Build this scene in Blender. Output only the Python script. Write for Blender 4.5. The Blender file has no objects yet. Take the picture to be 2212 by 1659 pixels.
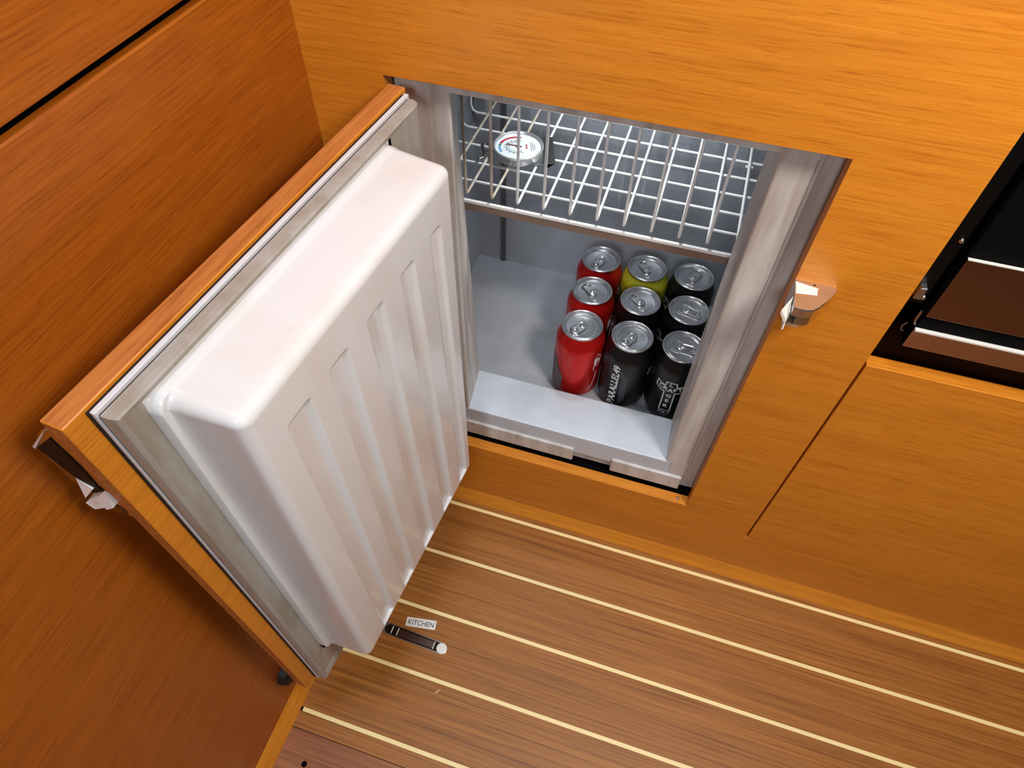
import bpy, bmesh, math, random
from mathutils import Vector, Matrix
random.seed(7)
SC = bpy.context.scene
COL = SC.collection
PI = math.pi

# ------------------------------------------------------------------ camera
cd = bpy.data.cameras.new('camera'); cam = bpy.data.objects.new('camera', cd); COL.objects.link(cam)
RX, RY, RZ = (0.9534878, 0.3011491, 0.0130496), (0.2464371, -0.7538684, -0.6090576), (-0.1735794, 0.5839449, -0.7930186)
cam.matrix_world = Matrix(((RX[0], -RY[0], -RZ[0], 0.2508966), (RX[1], -RY[1], -RZ[1], -0.4627019), (RX[2], -RY[2], -RZ[2], 0.9510248), (0, 0, 0, 1)))
cd.sensor_width = 36.0; cd.lens = 36.0 * 1426.705 / 2212.0; cd.clip_start = 0.01
SC.camera = cam

# ------------------------------------------------------------------ world, lights, exposure
W = bpy.data.worlds.new('world'); SC.world = W; W.use_nodes = True
W.node_tree.nodes['Background'].inputs[0].default_value = (1.0, 0.95, 0.90, 1)
W.node_tree.nodes['Background'].inputs[1].default_value = 0.10

def area(name, loc, target, size, power, color, size_y=None):
    l = bpy.data.lights.new(name, 'AREA'); l.energy = power; l.color = color; l.size = size
    if size_y: l.shape = 'RECTANGLE'; l.size_y = size_y
    o = bpy.data.objects.new(name, l); COL.objects.link(o); o.location = loc
    d = Vector(target) - Vector(loc); o.rotation_euler = d.to_track_quat('-Z', 'Y').to_euler()
    return o
area('ceiling_lamp', (0.62, -0.34, 1.20), (0.35, -0.1, 0.5), 0.18, 6.2, (1.0, 0.95, 0.88))
area('hatch_daylight', (0.20, -0.40, 3.00), (0.15, -0.2, 0.0), 0.50, 25.0, (0.76, 0.88, 1.0))
area('companionway_daylight', (0.30, -1.75, 1.62), (0.17, 0.05, 0.42), 0.30, 10.0, (0.88, 0.94, 1.0))
sl = bpy.data.lights.new('added_basket_fill', 'SPOT'); sl.energy = 2.5; sl.color = (0.88, 0.95, 1.0); sl.spot_size = math.radians(118); sl.spot_blend = 0.7; sl.shadow_soft_size = 0.02  # added fill light above the basket; no fixture is built for it
so = bpy.data.objects.new('added_basket_fill', sl); COL.objects.link(so); so.location = (0.16, 0.200, 0.690)
so.rotation_euler = (Vector((0.17, 0.215, 0.40)) - Vector((0.16, 0.200, 0.690))).to_track_quat('-Z', 'Y').to_euler()
SC.view_settings.view_transform = 'Standard'; SC.view_settings.look = 'None'
SC.view_settings.exposure = 0.0; SC.view_settings.gamma = 1.0; SC.view_settings.use_curve_mapping = False

# ------------------------------------------------------------------ materials
def srgb(r, g, b):
    f = lambda c: (c / 255 / 12.92) if c <= 10.3 else ((c / 255 + 0.055) / 1.055) ** 2.4
    return (f(r), f(g), f(b), 1.0)

def mat(name, color, rough=0.5, metal=0.0, coat=0.0, spec=0.5, coat_rough=0.1):
    m = bpy.data.materials.new(name); m.use_nodes = True
    b = m.node_tree.nodes['Principled BSDF']
    b.inputs['Base Color'].default_value = color; b.inputs['Roughness'].default_value = rough
    b.inputs['Metallic'].default_value = metal; b.inputs['Coat Weight'].default_value = coat
    b.inputs['Coat Roughness'].default_value = coat_rough; b.inputs['Specular IOR Level'].default_value = spec
    return m

class NT:
    def __init__(s, m): s.t = m.node_tree; s.b = s.t.nodes['Principled BSDF']
    def n(s, typ, **kw):
        x = s.t.nodes.new(typ)
        for k, v in kw.items(): setattr(x, k, v)
        return x
    def l(s, a, b): s.t.links.new(a, b)
    def coord(s, scale, randomise=False):
        tc = s.n('ShaderNodeTexCoord'); mp = s.n('ShaderNodeMapping'); mp.inputs['Scale'].default_value = scale
        if randomise:
            oi = s.n('ShaderNodeObjectInfo'); mu = s.n('ShaderNodeMath', operation='MULTIPLY'); mu.inputs[1].default_value = 37.0
            s.l(oi.outputs['Random'], mu.inputs[0])
            ad = s.n('ShaderNodeVectorMath', operation='ADD'); s.l(tc.outputs['Object'], ad.inputs[0]); s.l(mu.outputs[0], ad.inputs[1])
            s.l(ad.outputs[0], mp.inputs['Vector'])
        else: s.l(tc.outputs['Object'], mp.inputs['Vector'])
        return mp.outputs['Vector']
    def noise(s, vec, scale=1.0, detail=3.0, rough=0.55, dist=0.0):
        x = s.n('ShaderNodeTexNoise'); x.inputs['Scale'].default_value = scale; x.inputs['Detail'].default_value = detail
        x.inputs['Roughness'].default_value = rough; x.inputs['Distortion'].default_value = dist; s.l(vec, x.inputs['Vector'])
        return x.outputs['Fac']
    def ramp(s, fac, stops):
        x = s.n('ShaderNodeValToRGB'); e = x.color_ramp.elements
        while len(e) < len(stops): e.new(0.5)
        for i, (p, c) in enumerate(stops): e[i].position = p; e[i].color = c
        s.l(fac, x.inputs['Fac']); return x.outputs['Color']
    def mix(s, a, b, fac, mode='MIX'):
        x = s.n('ShaderNodeMix', data_type='RGBA', blend_type=mode)
        if isinstance(fac, (int, float)): x.inputs[0].default_value = fac
        else: s.l(fac, x.inputs[0])
        for v, i in ((a, 6), (b, 7)):
            if isinstance(v, tuple): x.inputs[i].default_value = v
            else: s.l(v, x.inputs[i])
        return x.outputs[2]
    def bump(s, h, strength, dist=0.001):
        x = s.n('ShaderNodeBump'); x.inputs['Strength'].default_value = strength; x.inputs['Distance'].default_value = dist
        s.l(h, x.inputs['Height']); s.l(x.outputs['Normal'], s.b.inputs['Normal'])

def wood(name, axis, light, mid, dark, along=17.0, across=560.0, rough=0.45, coat=0.10, rnd=False, fleck=0.8, coat_rough=0.28):
    """fine straight-grained varnished veneer, grain along the given axis"""
    m = mat(name, mid, rough, 0.0, coat, 0.4, coat_rough); t = NT(m)
    sc = [across] * 3; sc[axis] = along
    sc2 = [across * 0.16] * 3; sc2[axis] = along * 0.22
    sc3 = [across * 1.5] * 3; sc3[axis] = along * 2.4
    fine = t.noise(t.coord(sc, rnd), 1.0, 4.0, 0.6)
    broad = t.noise(t.coord(sc2, rnd), 1.0, 2.0, 0.5, 0.4)
    pores = t.noise(t.coord(sc3, rnd), 1.0, 2.0, 0.5)
    c = t.ramp(fine, [(0.30, dark), (0.46, mid), (0.68, light)])
    b = t.ramp(broad, [(0.32, (0.91, 0.89, 0.86, 1)), (0.62, (1.04, 1.04, 1.03, 1))])
    c = t.mix(c, b, 1.0, 'MULTIPLY')
    p = t.ramp(pores, [(0.30, (0.74, 0.66, 0.56, 1)), (0.40, (1, 1, 1, 1))])
    c = t.mix(c, p, fleck, 'MULTIPLY')
    t.l(c, t.b.inputs['Base Color']); t.bump(fine, 0.05, 0.0004)
    return m

TEAK = (srgb(217, 137, 39), srgb(209, 126, 30), srgb(190, 106, 18))
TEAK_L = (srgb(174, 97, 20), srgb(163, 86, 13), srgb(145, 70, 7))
M = {}
M['teak_x'] = wood('teak_veneer_x', 0, *TEAK)
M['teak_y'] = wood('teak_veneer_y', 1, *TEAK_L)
M['teak_edge'] = wood('teak_edge', 0, srgb(192, 122, 62), srgb(178, 106, 50), srgb(158, 88, 38), across=240)
TRIM = (srgb(226, 148, 48), srgb(216, 136, 38), srgb(200, 118, 26))  # lighter than the panels: light on the sloping strips put into the colour
M['trim_x'] = wood('teak_trim_x', 0, *TRIM); M['trim_y'] = wood('teak_trim_y', 1, *TRIM)
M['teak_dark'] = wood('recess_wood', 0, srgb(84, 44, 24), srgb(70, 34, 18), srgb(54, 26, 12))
FL = (srgb(168, 109, 44), srgb(151, 93, 30), srgb(120, 70, 20))
M['plank'] = wood('laminate_plank', 0, *FL, along=5.0, across=330.0, rough=0.5, coat=0.05, rnd=True, fleck=1.0)
M['plank_red'] = wood('laminate_plank_red', 0, srgb(160, 102, 62), srgb(142, 84, 46), srgb(108, 60, 30), along=5.0, across=330.0, rough=0.5, coat=0.05, rnd=True, fleck=1.0)
M['inlay'] = mat('holly_inlay', srgb(246, 222, 158), 0.45)
M['seam'] = mat('dark_gap', srgb(20, 10, 6), 0.8)
def dirty(name, base, stain, scale, lo, hi, rough, coat=0.0):
    m = mat(name, base, rough, 0, coat); t = NT(m)
    f = t.noise(t.coord(scale), 1.0, 5.0, 0.6)
    t.l(t.ramp(f, [(lo, stain), (hi, base)]), t.b.inputs['Base Color']); return m
M['white_plastic'] = dirty('white_moulded_plastic', srgb(218, 218, 220), srgb(212, 206, 200), (9, 9, 5), 0.30, 0.5, 0.22, 0.25)
M['grey_plastic'] = dirty('grey_liner_plastic', srgb(180, 183, 190), srgb(168, 170, 175), (14, 14, 10), 0.32, 0.55, 0.38)
M['sill_lit_plastic'] = dirty('sill_lit_plastic', srgb(198, 202, 210), srgb(188, 191, 198), (14, 14, 10), 0.32, 0.55, 0.36)  # liner plastic made lighter; overhead light on the sill put into the colour
M['frame_plastic'] = dirty('frame_plastic', srgb(206, 200, 196), srgb(176, 164, 156), (60, 60, 6), 0.34, 0.60, 0.42)
M['gasket'] = dirty('door_gasket_rubber', srgb(164, 158, 152), srgb(148, 138, 124), (40, 40, 12), 0.36, 0.60, 0.45)
M['flange'] = mat('flange_white', srgb(208, 208, 212), 0.4)
M['wire'] = mat('white_coated_wire', srgb(246, 246, 244), 0.3)
M['wire_stained'] = dirty('yellowed_wire', srgb(226, 218, 206), srgb(190, 168, 140), (50, 50, 22), 0.38, 0.62, 0.4)
M['chrome'] = mat('chrome', srgb(222, 220, 218), 0.08, 1.0)
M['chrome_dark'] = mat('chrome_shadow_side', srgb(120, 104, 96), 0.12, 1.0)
M['steel'] = mat('brushed_steel', srgb(190, 188, 184), 0.28, 1.0)
M['bezel'] = mat('bezel_chrome', srgb(226, 226, 226), 0.32, 0.8)
M['alu'] = mat('aluminium_lid', srgb(216, 216, 218), 0.27, 1.0)
M['alu_tab'] = mat('aluminium_tab', srgb(228, 228, 228), 0.2, 1.0)
M['black'] = mat('black_enamel', srgb(5, 5, 5), 0.35, spec=0.25)
M['black_matte'] = mat('black_matte', srgb(5, 4, 4), 0.8, spec=0.08)
M['black_rubber'] = mat('black_rubber', srgb(12, 11, 11), 0.6)
M['painted_glint'] = mat('painted_glint_metal', srgb(250, 248, 246), 0.3, 0.25)  # near-white colour stands in for highlights on the chrome handle
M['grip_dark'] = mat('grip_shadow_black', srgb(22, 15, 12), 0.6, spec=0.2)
M['oven_mirror'] = mat('tinted_oven_glass', srgb(150, 118, 102), 0.22, 1.0)
M['oven_steel'] = mat('oven_steel_strip', srgb(206, 182, 166), 0.12, 1.0)
M['bright_edge'] = mat('polished_edge_glint', srgb(250, 246, 238), 0.25, 0.3)  # near-white colour holds the glint on shiny metal edges
M['tan_reflection'] = mat('shelf_edge_reflection', srgb(134, 112, 100), 0.3)  # tan stands in for the wood reflected in the clear shelf edge
M['ink_white'] = mat('white_ink', srgb(226, 226, 226), 0.45)
M['ink_grey'] = mat('grey_ink', srgb(92, 98, 104), 0.5)
M['ink_black'] = mat('black_ink', srgb(26, 26, 28), 0.5)
M['paper'] = mat('label_paper', srgb(232, 230, 228), 0.5)
M['can_grey'] = mat('can_grey_print', srgb(128, 112, 112), 0.45, 0.3)
M['can_grey_line'] = mat('can_grey_line', srgb(96, 70, 72), 0.45, 0.3)
M['can_red'] = mat('can_red_metallic', srgb(206, 28, 22), 0.30, 0.55)
M['can_black'] = mat('can_black_gloss', srgb(10, 9, 10), 0.38, 0.0, 0.12, 0.35, 0.3)
M['dial'] = mat('dial_white', srgb(232, 236, 238), 0.35)
M['red'] = mat('dial_red', srgb(186, 40, 56), 0.4); M['green'] = mat('dial_green', srgb(60, 126, 92), 0.4); M['blue'] = mat('dial_blue', srgb(120, 168, 214), 0.4)
def speckled():
    m = mat('can_yellow_speckled', srgb(190, 186, 40), 0.5); t = NT(m)
    f = t.noise(t.coord((1600, 1600, 1600)), 1.0, 2.0); t.l(t.ramp(f, [(0.34, srgb(84, 84, 20)), (0.44, srgb(196, 190, 42))]), t.b.inputs['Base Color'])
    return m
M['can_yellow'] = speckled()
M['can_olive'] = mat('can_olive_band', srgb(112, 110, 26), 0.5)
def clear():
    m = bpy.data.materials.new('clear_acrylic'); m.use_nodes = True; t = m.node_tree; t.nodes.remove(t.nodes['Principled BSDF'])
    tr = t.nodes.new('ShaderNodeBsdfTransparent'); tr.inputs[0].default_value = (0.93, 0.94, 0.95, 1)
    gl = t.nodes.new('ShaderNodeBsdfGlossy'); gl.inputs['Roughness'].default_value = 0.06
    mx = t.nodes.new('ShaderNodeMixShader'); mx.inputs[0].default_value = 0.05
    t.links.new(tr.outputs[0], mx.inputs[1]); t.links.new(gl.outputs[0], mx.inputs[2])
    t.links.new(mx.outputs[0], t.nodes['Material Output'].inputs[0]); return m
M['clear'] = clear()

# ------------------------------------------------------------------ mesh helpers
def link(name, bm, m, parent=None, loc=(0, 0, 0), smooth=False):
    me = bpy.data.meshes.new(name); bmesh.ops.recalc_face_normals(bm, faces=bm.faces); bm.to_mesh(me); bm.free()
    if isinstance(m, (list, tuple)):
        for x in m: me.materials.append(x)
    else: me.materials.append(m)
    if smooth: me.polygons.foreach_set('use_smooth', [True] * len(me.polygons))
    o = bpy.data.objects.new(name, me); COL.objects.link(o); o.location = loc
    if parent is not None: o.parent = parent
    return o

def shift(bm, d): bmesh.ops.translate(bm, verts=bm.verts, vec=d)
def hexa(bm, pts, bevel=0.0, seg=2):
    """eight corners: bottom ring then top ring"""
    v = [bm.verts.new(p) for p in pts]
    f = [bm.faces.new([v[i] for i in q]) for q in ((3, 2, 1, 0), (4, 5, 6, 7), (0, 1, 5, 4), (1, 2, 6, 5), (2, 3, 7, 6), (3, 0, 4, 7))]
    if bevel: bmesh.ops.bevel(bm, geom=list({e for x in f for e in x.edges}), offset=bevel, segments=seg, profile=0.5, affect='EDGES')
def box(bm, x0, x1, y0, y1, z0, z1, bevel=0.0, seg=2):
    hexa(bm, [(x0, y0, z0), (x1, y0, z0), (x1, y1, z0), (x0, y1, z0), (x0, y0, z1), (x1, y0, z1), (x1, y1, z1), (x0, y1, z1)], bevel, seg)
def boxo(name, m, parent, x0, x1, y0, y1, z0, z1, bevel=0.0, seg=2, org=None):
    """box given in its parent's space, with its origin at org (parent space) or its own base centre"""
    org = org or ((x0 + x1) / 2, (y0 + y1) / 2, z0)
    bm = bmesh.new(); box(bm, x0 - org[0], x1 - org[0], y0 - org[1], y1 - org[1], z0 - org[2], z1 - org[2], bevel, seg)
    return link(name, bm, m, parent, org)
def prism(bm, pts, axis, a0, a1, bevel=0.0):
    """2-D polygon extruded along an axis (0 x, 1 y, 2 z); pts give the other two coordinates in order"""
    def P(q, a): l = [q[0], q[1]]; l.insert(axis, a); return l
    A = [bm.verts.new(P(q, a0)) for q in pts]; B = [bm.verts.new(P(q, a1)) for q in pts]; n = len(pts)
    f = [bm.faces.new(A), bm.faces.new(B[::-1])] + [bm.faces.new((A[i], A[(i + 1) % n], B[(i + 1) % n], B[i])) for i in range(n)]
    if bevel: bmesh.ops.bevel(bm, geom=list({e for e in f[1].edges}), offset=bevel, segments=2, profile=0.5, affect='EDGES')
def lathe(bm, prof, n=40, cx=0, cy=0, cz=0):
    rings = []
    for r, z in prof:
        if r < 1e-6: rings.append([bm.verts.new((cx, cy, cz + z))])
        else: rings.append([bm.verts.new((cx + r * math.cos(2 * PI * i / n), cy + r * math.sin(2 * PI * i / n), cz + z)) for i in range(n)])
    for a, b in zip(rings, rings[1:]):
        for i in range(n):
            j = (i + 1) % n
            q = [a[i % len(a)], a[j % len(a)], b[j % len(b)], b[i % len(b)]]
            q2 = []
            for v in q:
                if v not in q2: q2.append(v)
            if len(q2) > 2: bm.faces.new(q2)
def sweep(bm, path, r, n=8, flat=1.0, closed=False):
    P = [Vector(p) for p in path]; up0 = None; rings = []; L = len(P)
    for i, p in enumerate(P):
        if closed: d = P[(i + 1) % L] - P[i - 1]
        else: d = P[min(i + 1, L - 1)] - P[max(i - 1, 0)]
        d.normalize()
        if up0 is None: up0 = Vector((0, 0, 1)) if abs(d.z) < 0.9 else Vector((0, 1, 0))
        s = d.cross(up0); s.normalize(); u = s.cross(d); up0 = u
        rings.append([bm.verts.new(p + s * (r * math.cos(2 * PI * k / n)) + u * (r * flat * math.sin(2 * PI * k / n))) for k in range(n)])
    pairs = list(zip(rings, rings[1:])) + ([(rings[-1], rings[0])] if closed else [])
    for a, b in pairs:
        for k in range(n): bm.faces.new((a[k], a[(k + 1) % n], b[(k + 1) % n], b[k]))
    if not closed: bm.faces.new(rings[0][::-1]); bm.faces.new(rings[-1])
def arc(c, r, a0, a1, n): return [(c[0] + r * math.cos(a0 + (a1 - a0) * i / n), c[1] + r * math.sin(a0 + (a1 - a0) * i / n)) for i in range(n + 1)]
def stadium(l, w, n=10):
    h = w / 2; return arc((l / 2 - h, 0), h, -PI / 2, PI / 2, n) + arc((-l / 2 + h, 0), h, PI / 2, 3 * PI / 2, n)
def grid_slab(bm, xs, zs, solid, y0, y1):
    """slab in the x-z plane built of cells, with side walls only at its outline"""
    nx, nz = len(xs), len(zs); cache = {}
    def V(i, j, k):
        if (i, j, k) not in cache: cache[(i, j, k)] = bm.verts.new((xs[i], (y0, y1)[k], zs[j]))
        return cache[(i, j, k)]
    S = lambda i, j: 0 <= i < nx - 1 and 0 <= j < nz - 1 and solid(i, j)
    for i in range(nx - 1):
        for j in range(nz - 1):
            if not S(i, j): continue
            for k in (0, 1): bm.faces.new((V(i, j, k), V(i + 1, j, k), V(i + 1, j + 1, k), V(i, j + 1, k)))
            for di, dj, a, b in ((-1, 0, (i, j), (i, j + 1)), (1, 0, (i + 1, j), (i + 1, j + 1)), (0, -1, (i, j), (i + 1, j)), (0, 1, (i, j + 1), (i + 1, j + 1))):
                if not S(i + di, j + dj): bm.faces.new((V(*a, 0), V(*b, 0), V(*b, 1), V(*a, 1)))
def empty(name, loc, rz=0.0, parent=None):
    o = bpy.data.objects.new(name, None); COL.objects.link(o); o.location = loc; o.rotation_euler = (0, 0, rz); o.empty_display_size = 0.02
    if parent is not None: o.parent = parent
    return o
def tag(o, label, cat, group=None):
    o['label'] = label; o['category'] = cat
    if group: o['group'] = group
    return o
def structure(o): o['kind'] = 'structure'; return o
def text_polys(s, size, font_sx=1.0, bold=0.0):
    """outline mesh of a word: (verts, faces) in the plane, left aligned at the origin"""
    c = bpy.data.curves.new('lettering', 'FONT'); c.body = s; c.size = size; c.fill_mode = 'FRONT'; c.resolution_u = 3; c.offset = bold * size
    o = bpy.data.objects.new('lettering', c); COL.objects.link(o)
    bpy.context.view_layer.update()
    ev = o.evaluated_get(bpy.context.evaluated_depsgraph_get()); me = ev.to_mesh()
    vs = [(v.co.x * font_sx, v.co.y) for v in me.vertices]; fs = [tuple(p.vertices) for p in me.polygons]
    ev.to_mesh_clear(); bpy.data.objects.remove(o); bpy.data.curves.remove(c)
    return vs, fs

# ------------------------------------------------------------------ floor: planks and pale inlay strips
XL, XG = -0.0699, 0.4481
floor = structure(empty('floor', (0.5, -0.6, 0.0)))
S0, SD, SW = 0.0183, 0.0855, 0.0025
bm = bmesh.new(); box(bm, -0.60, 0.80, -0.9, 0.62, -0.03, -0.006); link('underlay', bm, M['seam'], floor)
edges = [0.0] + [-(S0 + k * SD) for k in range(13)]
for k in range(len(edges) - 1):
    a, b = edges[k], edges[k + 1]
    y1 = a - (SW if k else 0.0); y0 = b + SW
    m = M['plank'] if k < 5 else M['plank_red']
    if k == 5:   # a board split by the joint of the loose floor hatch
        boxo('plank', M['plank'], floor, -0.59, 0.80, -0.3823 + 0.6, y1 + 0.6, -0.006, 0.0)
        boxo('plank', m, floor, -0.59, 0.80, y0 + 0.6, -0.3831 + 0.6, -0.006, 0.0)
    else: boxo('plank', m, floor, -0.59, 0.80, y0 + 0.6, y1 + 0.6, -0.006, 0.0)
    boxo('inlay_strip', M['inlay'], floor, -0.59 if k < 4 else -0.556, 0.80, b - SW + 0.6, b + SW + 0.6, -0.006, 0.0001)
bm = bmesh.new(); lathe(bm, [(0, 0.0004), (0.0034, 0.0004), (0.0036, 0.0)], 20); link('plug_hole', bm, M['black_matte'], floor, (-0.024 - 0.5, -0.417 + 0.6, 0.0))

# ------------------------------------------------------------------ front cabinet face with the fridge opening
PT = 0.0148; OT, OB = 0.6820, 0.1552
wf = structure(empty('wall_front', (0.2, 0.0, 0.0)))
bm = bmesh.new(); xs = [-0.115, 0.0, 0.36, XG, 1.3]; zs = [0.0, 0.1166, OB, OT, 1.25]
grid_slab(bm, xs, zs, lambda i, j: (i < 3 and not (i == 1 and j == 2)) or (i == 3 and j == 0), 0.0, PT)
shift(bm, (-0.2, 0, 0)); link('face_panel', bm, M['teak_x'], wf)
for nm, a in (('light_blocker_floor', (-0.075, XG - 0.013, PT + 0.0002, 0.42, 0.118, 0.1485)), ('light_blocker_top', (-0.075, XG - 0.013, PT + 0.0002, 0.42, 0.715, 0.730)), ('light_blocker_side', (-0.088, -0.0755, PT + 0.0002, 0.42, 0.118, 0.730)), ('light_blocker_back', (-0.075, XG - 0.013, 0.42, 0.43, 0.118, 0.730))):
    a = list(a); a[0] -= 0.2; a[1] -= 0.2; boxo(nm, M['black_matte'], wf, *a)  # unseen black boxes added to keep stray light out of the gaps
bm = bmesh.new(); prism(bm, [(0.0, 0.0), (-0.0083, 0.0), (-0.0082, 0.0012), (0.0, 0.0262)], 0, XL, 1.3)
bf = structure(link('baseboard_front', bm, M['trim_x']))

# ------------------------------------------------------------------ left cabinet side: two stacked panels and a base strip
wl = structure(empty('wall_left', (XL, -0.4, 0.0)))
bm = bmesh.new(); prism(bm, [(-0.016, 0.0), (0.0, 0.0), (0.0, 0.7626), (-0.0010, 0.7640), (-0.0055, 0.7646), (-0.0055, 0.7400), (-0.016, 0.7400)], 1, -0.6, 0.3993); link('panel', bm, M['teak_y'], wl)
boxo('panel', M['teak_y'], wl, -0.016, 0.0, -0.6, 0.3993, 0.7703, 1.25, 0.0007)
boxo('dark_gap_backing', M['black_matte'], wl, -0.04, -0.018, -0.6, 0.41, 0.0, 1.25)  # black sheet added so no light shows through the panel gap
bm = bmesh.new(); prism(bm, [(XL, 0.0), (-0.0590, 0.0), (-0.0591, 0.0012), (XL, 0.0292)], 1, -1.0, -0.0083)
bl = structure(link('baseboard_left', bm, M['trim_y']))

# ------------------------------------------------------------------ lower drawer to the right of the fridge, and the oven above it
dr = tag(empty('drawer', (0.72, 0.0, 0.1178)), 'orange teak drawer front below the black oven recess', 'drawer')
boxo('front_panel', M['teak_x'], dr, 0.4508 - 0.72, 0.55, 0.0, 0.0145, 0.0, 0.4871 - 0.1178, 0.0006)

rec = tag(empty('oven_recess', (0.72, 0.0, 0.46)), 'dark wooden cabinet recess around the black oven', 'recess')
boxo('recess_floor', M['teak_dark'], rec, XG - 0.72 + 0.0005, 0.55, 0.0155, 0.50, 0.0, 0.012)
boxo('side_cheek', M['black_matte'], rec, XG - 0.72 - 0.012, XG - 0.72 - 0.0002, 0.0155, 0.50, 0.013, 0.60)
boxo('back_panel', M['black_matte'], rec, XG - 0.72 + 0.0005, 0.55, 0.502, 0.515, 0.0, 0.70)
boxo('top_panel', M['black_matte'], rec, XG - 0.72 + 0.0005, 0.55, 0.016, 0.50, 0.60, 0.61)

ov = tag(empty('oven', (0.72, 0.0, 0.52)), 'black oven with a brown tinted window and bright steel strip', 'oven')
X0 = 0.4660 - 0.72
boxo('oven_body', M['black_matte'], ov, X0 + 0.004, 0.5, 0.020, 0.40, 0.004, 0.30)
boxo('oven_door', M['black_matte'], ov, X0 + 0.0005, 0.5, 0.0015, 0.018, 0.020, 0.32, 0.002)
boxo('window', M['oven_mirror'], ov, X0 + 0.0014, 0.48, -0.0015, 0.0012, 0.0383, 0.0998, 0.0006)
boxo('window_edge', M['bright_edge'], ov, X0 + 0.0016, 0.48, -0.0018, 0.0010, 0.0999, 0.1007)
bm = bmesh.new(); box(bm, X0, 0.5, -0.001, 0.016, 0.0010, 0.0205, 0.0006); link('steel_strip', bm, M['oven_steel'], ov)
boxo('strip_lip', M['bright_edge'], ov, X0 + 0.0006, 0.5, -0.0022, 0.0014, 0.0206, 0.0232, 0.0006)
boxo('side_flange', M['black'], ov, XG - 0.72 + 0.001, X0 - 0.004, 0.006, 0.012, 0.045, 0.22, 0.001)
bm = bmesh.new(); hexa(bm, [(-0.0034, -0.001, 0), (0.0026, -0.001, 0.0), (0.0026, 0.007, 0.0), (-0.0034, 0.007, 0.0), (-0.0024, -0.001, 0.011), (0.0026, -0.001, 0.012), (0.0026, 0.007, 0.012), (-0.0024, 0.007, 0.011)], 0.0006)
link('bracket', bm, M['steel'], ov, (0.4532 - 0.72, -0.001, 0.0545))
def screw(parent, loc, r=0.0022, m=None):
    bm = bmesh.new(); lathe(bm, [(0, r * 0.7), (r * 0.55, r * 0.62), (r, 0.15 * r), (r, -0.3 * r)], 16)
    bmesh.ops.rotate(bm, verts=bm.verts, cent=(0, 0, 0), matrix=Matrix.Rotation(PI / 2, 3, 'X'))
    o = link('screw', bm, m or M['chrome'], parent, loc, True); return o
screw(ov, (0.4584 - 0.72, 0.0050, 0.6305 - 0.52)); screw(ov, (0.4592 - 0.72, 0.0040, 0.5728 - 0.52))
bm = bmesh.new(); sweep(bm, [(0.001, 0, 0.006), (-0.001, 0, 0.001), (-0.0004, 0, -0.003), (0.0022, 0, -0.0045)], 0.0005, 6)
link('spring_clip', bm, M['steel'], ov, (0.4571 - 0.72, -0.0005, 0.5418 - 0.52))
bm = bmesh.new(); sweep(bm, [(0, 0.003, 0.0245), (-0.0015, 0.003, 0.029), (-0.0015, 0.003, 0.040)], 0.0011, 6)
link('hinge_rod', bm, M['steel'], ov, (X0 - 0.0005, 0, 0))

# ------------------------------------------------------------------ refrigerator
FY, ZS, ZT, YB = 0.0216, 0.2146, 0.664, 0.090
XRF, XRB = 0.3155, 0.3125
fr = tag(empty('refrigerator', (0.16, 0.2, 0.15)), 'built-in grey refrigerator with its teak-faced door standing open', 'refrigerator')
O = Vector((0.16, 0.2, 0.15))
def part(name, bm, m, parent=fr, smooth=False):
    shift(bm, -O); return link(name, bm, m, parent, (0, 0, 0), smooth)
IX0, IX1, IY1, IZ0, IZ1 = -0.052, 0.346, 0.346, 0.1905, 0.70
bm = bmesh.new()
box(bm, IX0, IX1, YB - 0.04, IY1 + 0.012, IZ0 - 0.012, IZ0)
box(bm, IX0, IX1, IY1, IY1 + 0.012, IZ0, IZ1)
box(bm, IX0 - 0.012, IX0, YB - 0.04, IY1 + 0.012, IZ0 - 0.012, IZ1)
box(bm, IX1, IX1 + 0.012, YB - 0.04, IY1 + 0.012, IZ0 - 0.012, IZ1)
box(bm, IX0, IX1, YB - 0.04, IY1 + 0.012, IZ1, IZ1 + 0.012)
part('inner_liner', bm, M['grey_plastic'])
bm = bmesh.new(); box(bm, -0.0125, -0.0055, 0.3425, 0.3465, 0.192, 0.49, 0.0008); part('groove_shade_strip', bm, mat('groove_shade_grey', srgb(96, 92, 90), 0.6))  # dark grey strip stands in for the shaded groove in the back wall
bm = bmesh.new(); box(bm, -0.050, -0.030, 0.334, 0.3465, 0.452, 0.50, 0.002); part('back_wall_block', bm, M['grey_plastic'])  # small plain block on the back wall
# frame around the mouth: left, right and top returns, then sill
bm = bmesh.new()
hexa(bm, [(-0.02, FY, 0.2146), (0.0465, FY, 0.2146), (0.0375, YB, 0.2146), (-0.05, YB, 0.2146), (-0.02, FY, 0.70), (0.0485, FY, 0.70), (0.0215, YB, 0.70), (-0.05, YB, 0.70)])
hexa(bm, [(XRF + 0.001, FY, 0.2146), (0.3440, FY, 0.2146), (0.3455, YB, 0.2146), (XRB + 0.002, YB, 0.2146), (XRF - 0.0005, FY, 0.70), (0.3440, FY, 0.70), (0.3455, YB, 0.70), (XRB, YB, 0.70)])
box(bm, 0.004, 0.3435, FY + 0.0004, YB, ZT, 0.699)
box(bm, 0.002, 0.366, FY + 0.005, FY + 0.02, 0.160, 0.214)
box(bm, 0.344, 0.366, FY + 0.005, FY + 0.02, 0.2141, 0.70)
bmesh.ops.bevel(bm, geom=[e for e in bm.edges if abs((e.verts[0].co - e.verts[1].co).z) > 0.4 and all(abs(v.co.y - FY) < 1e-4 for v in e.verts)], offset=0.003, segments=3, profile=0.5, affect='EDGES')
part('mouth_frame', bm, M['frame_plastic'])
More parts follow.
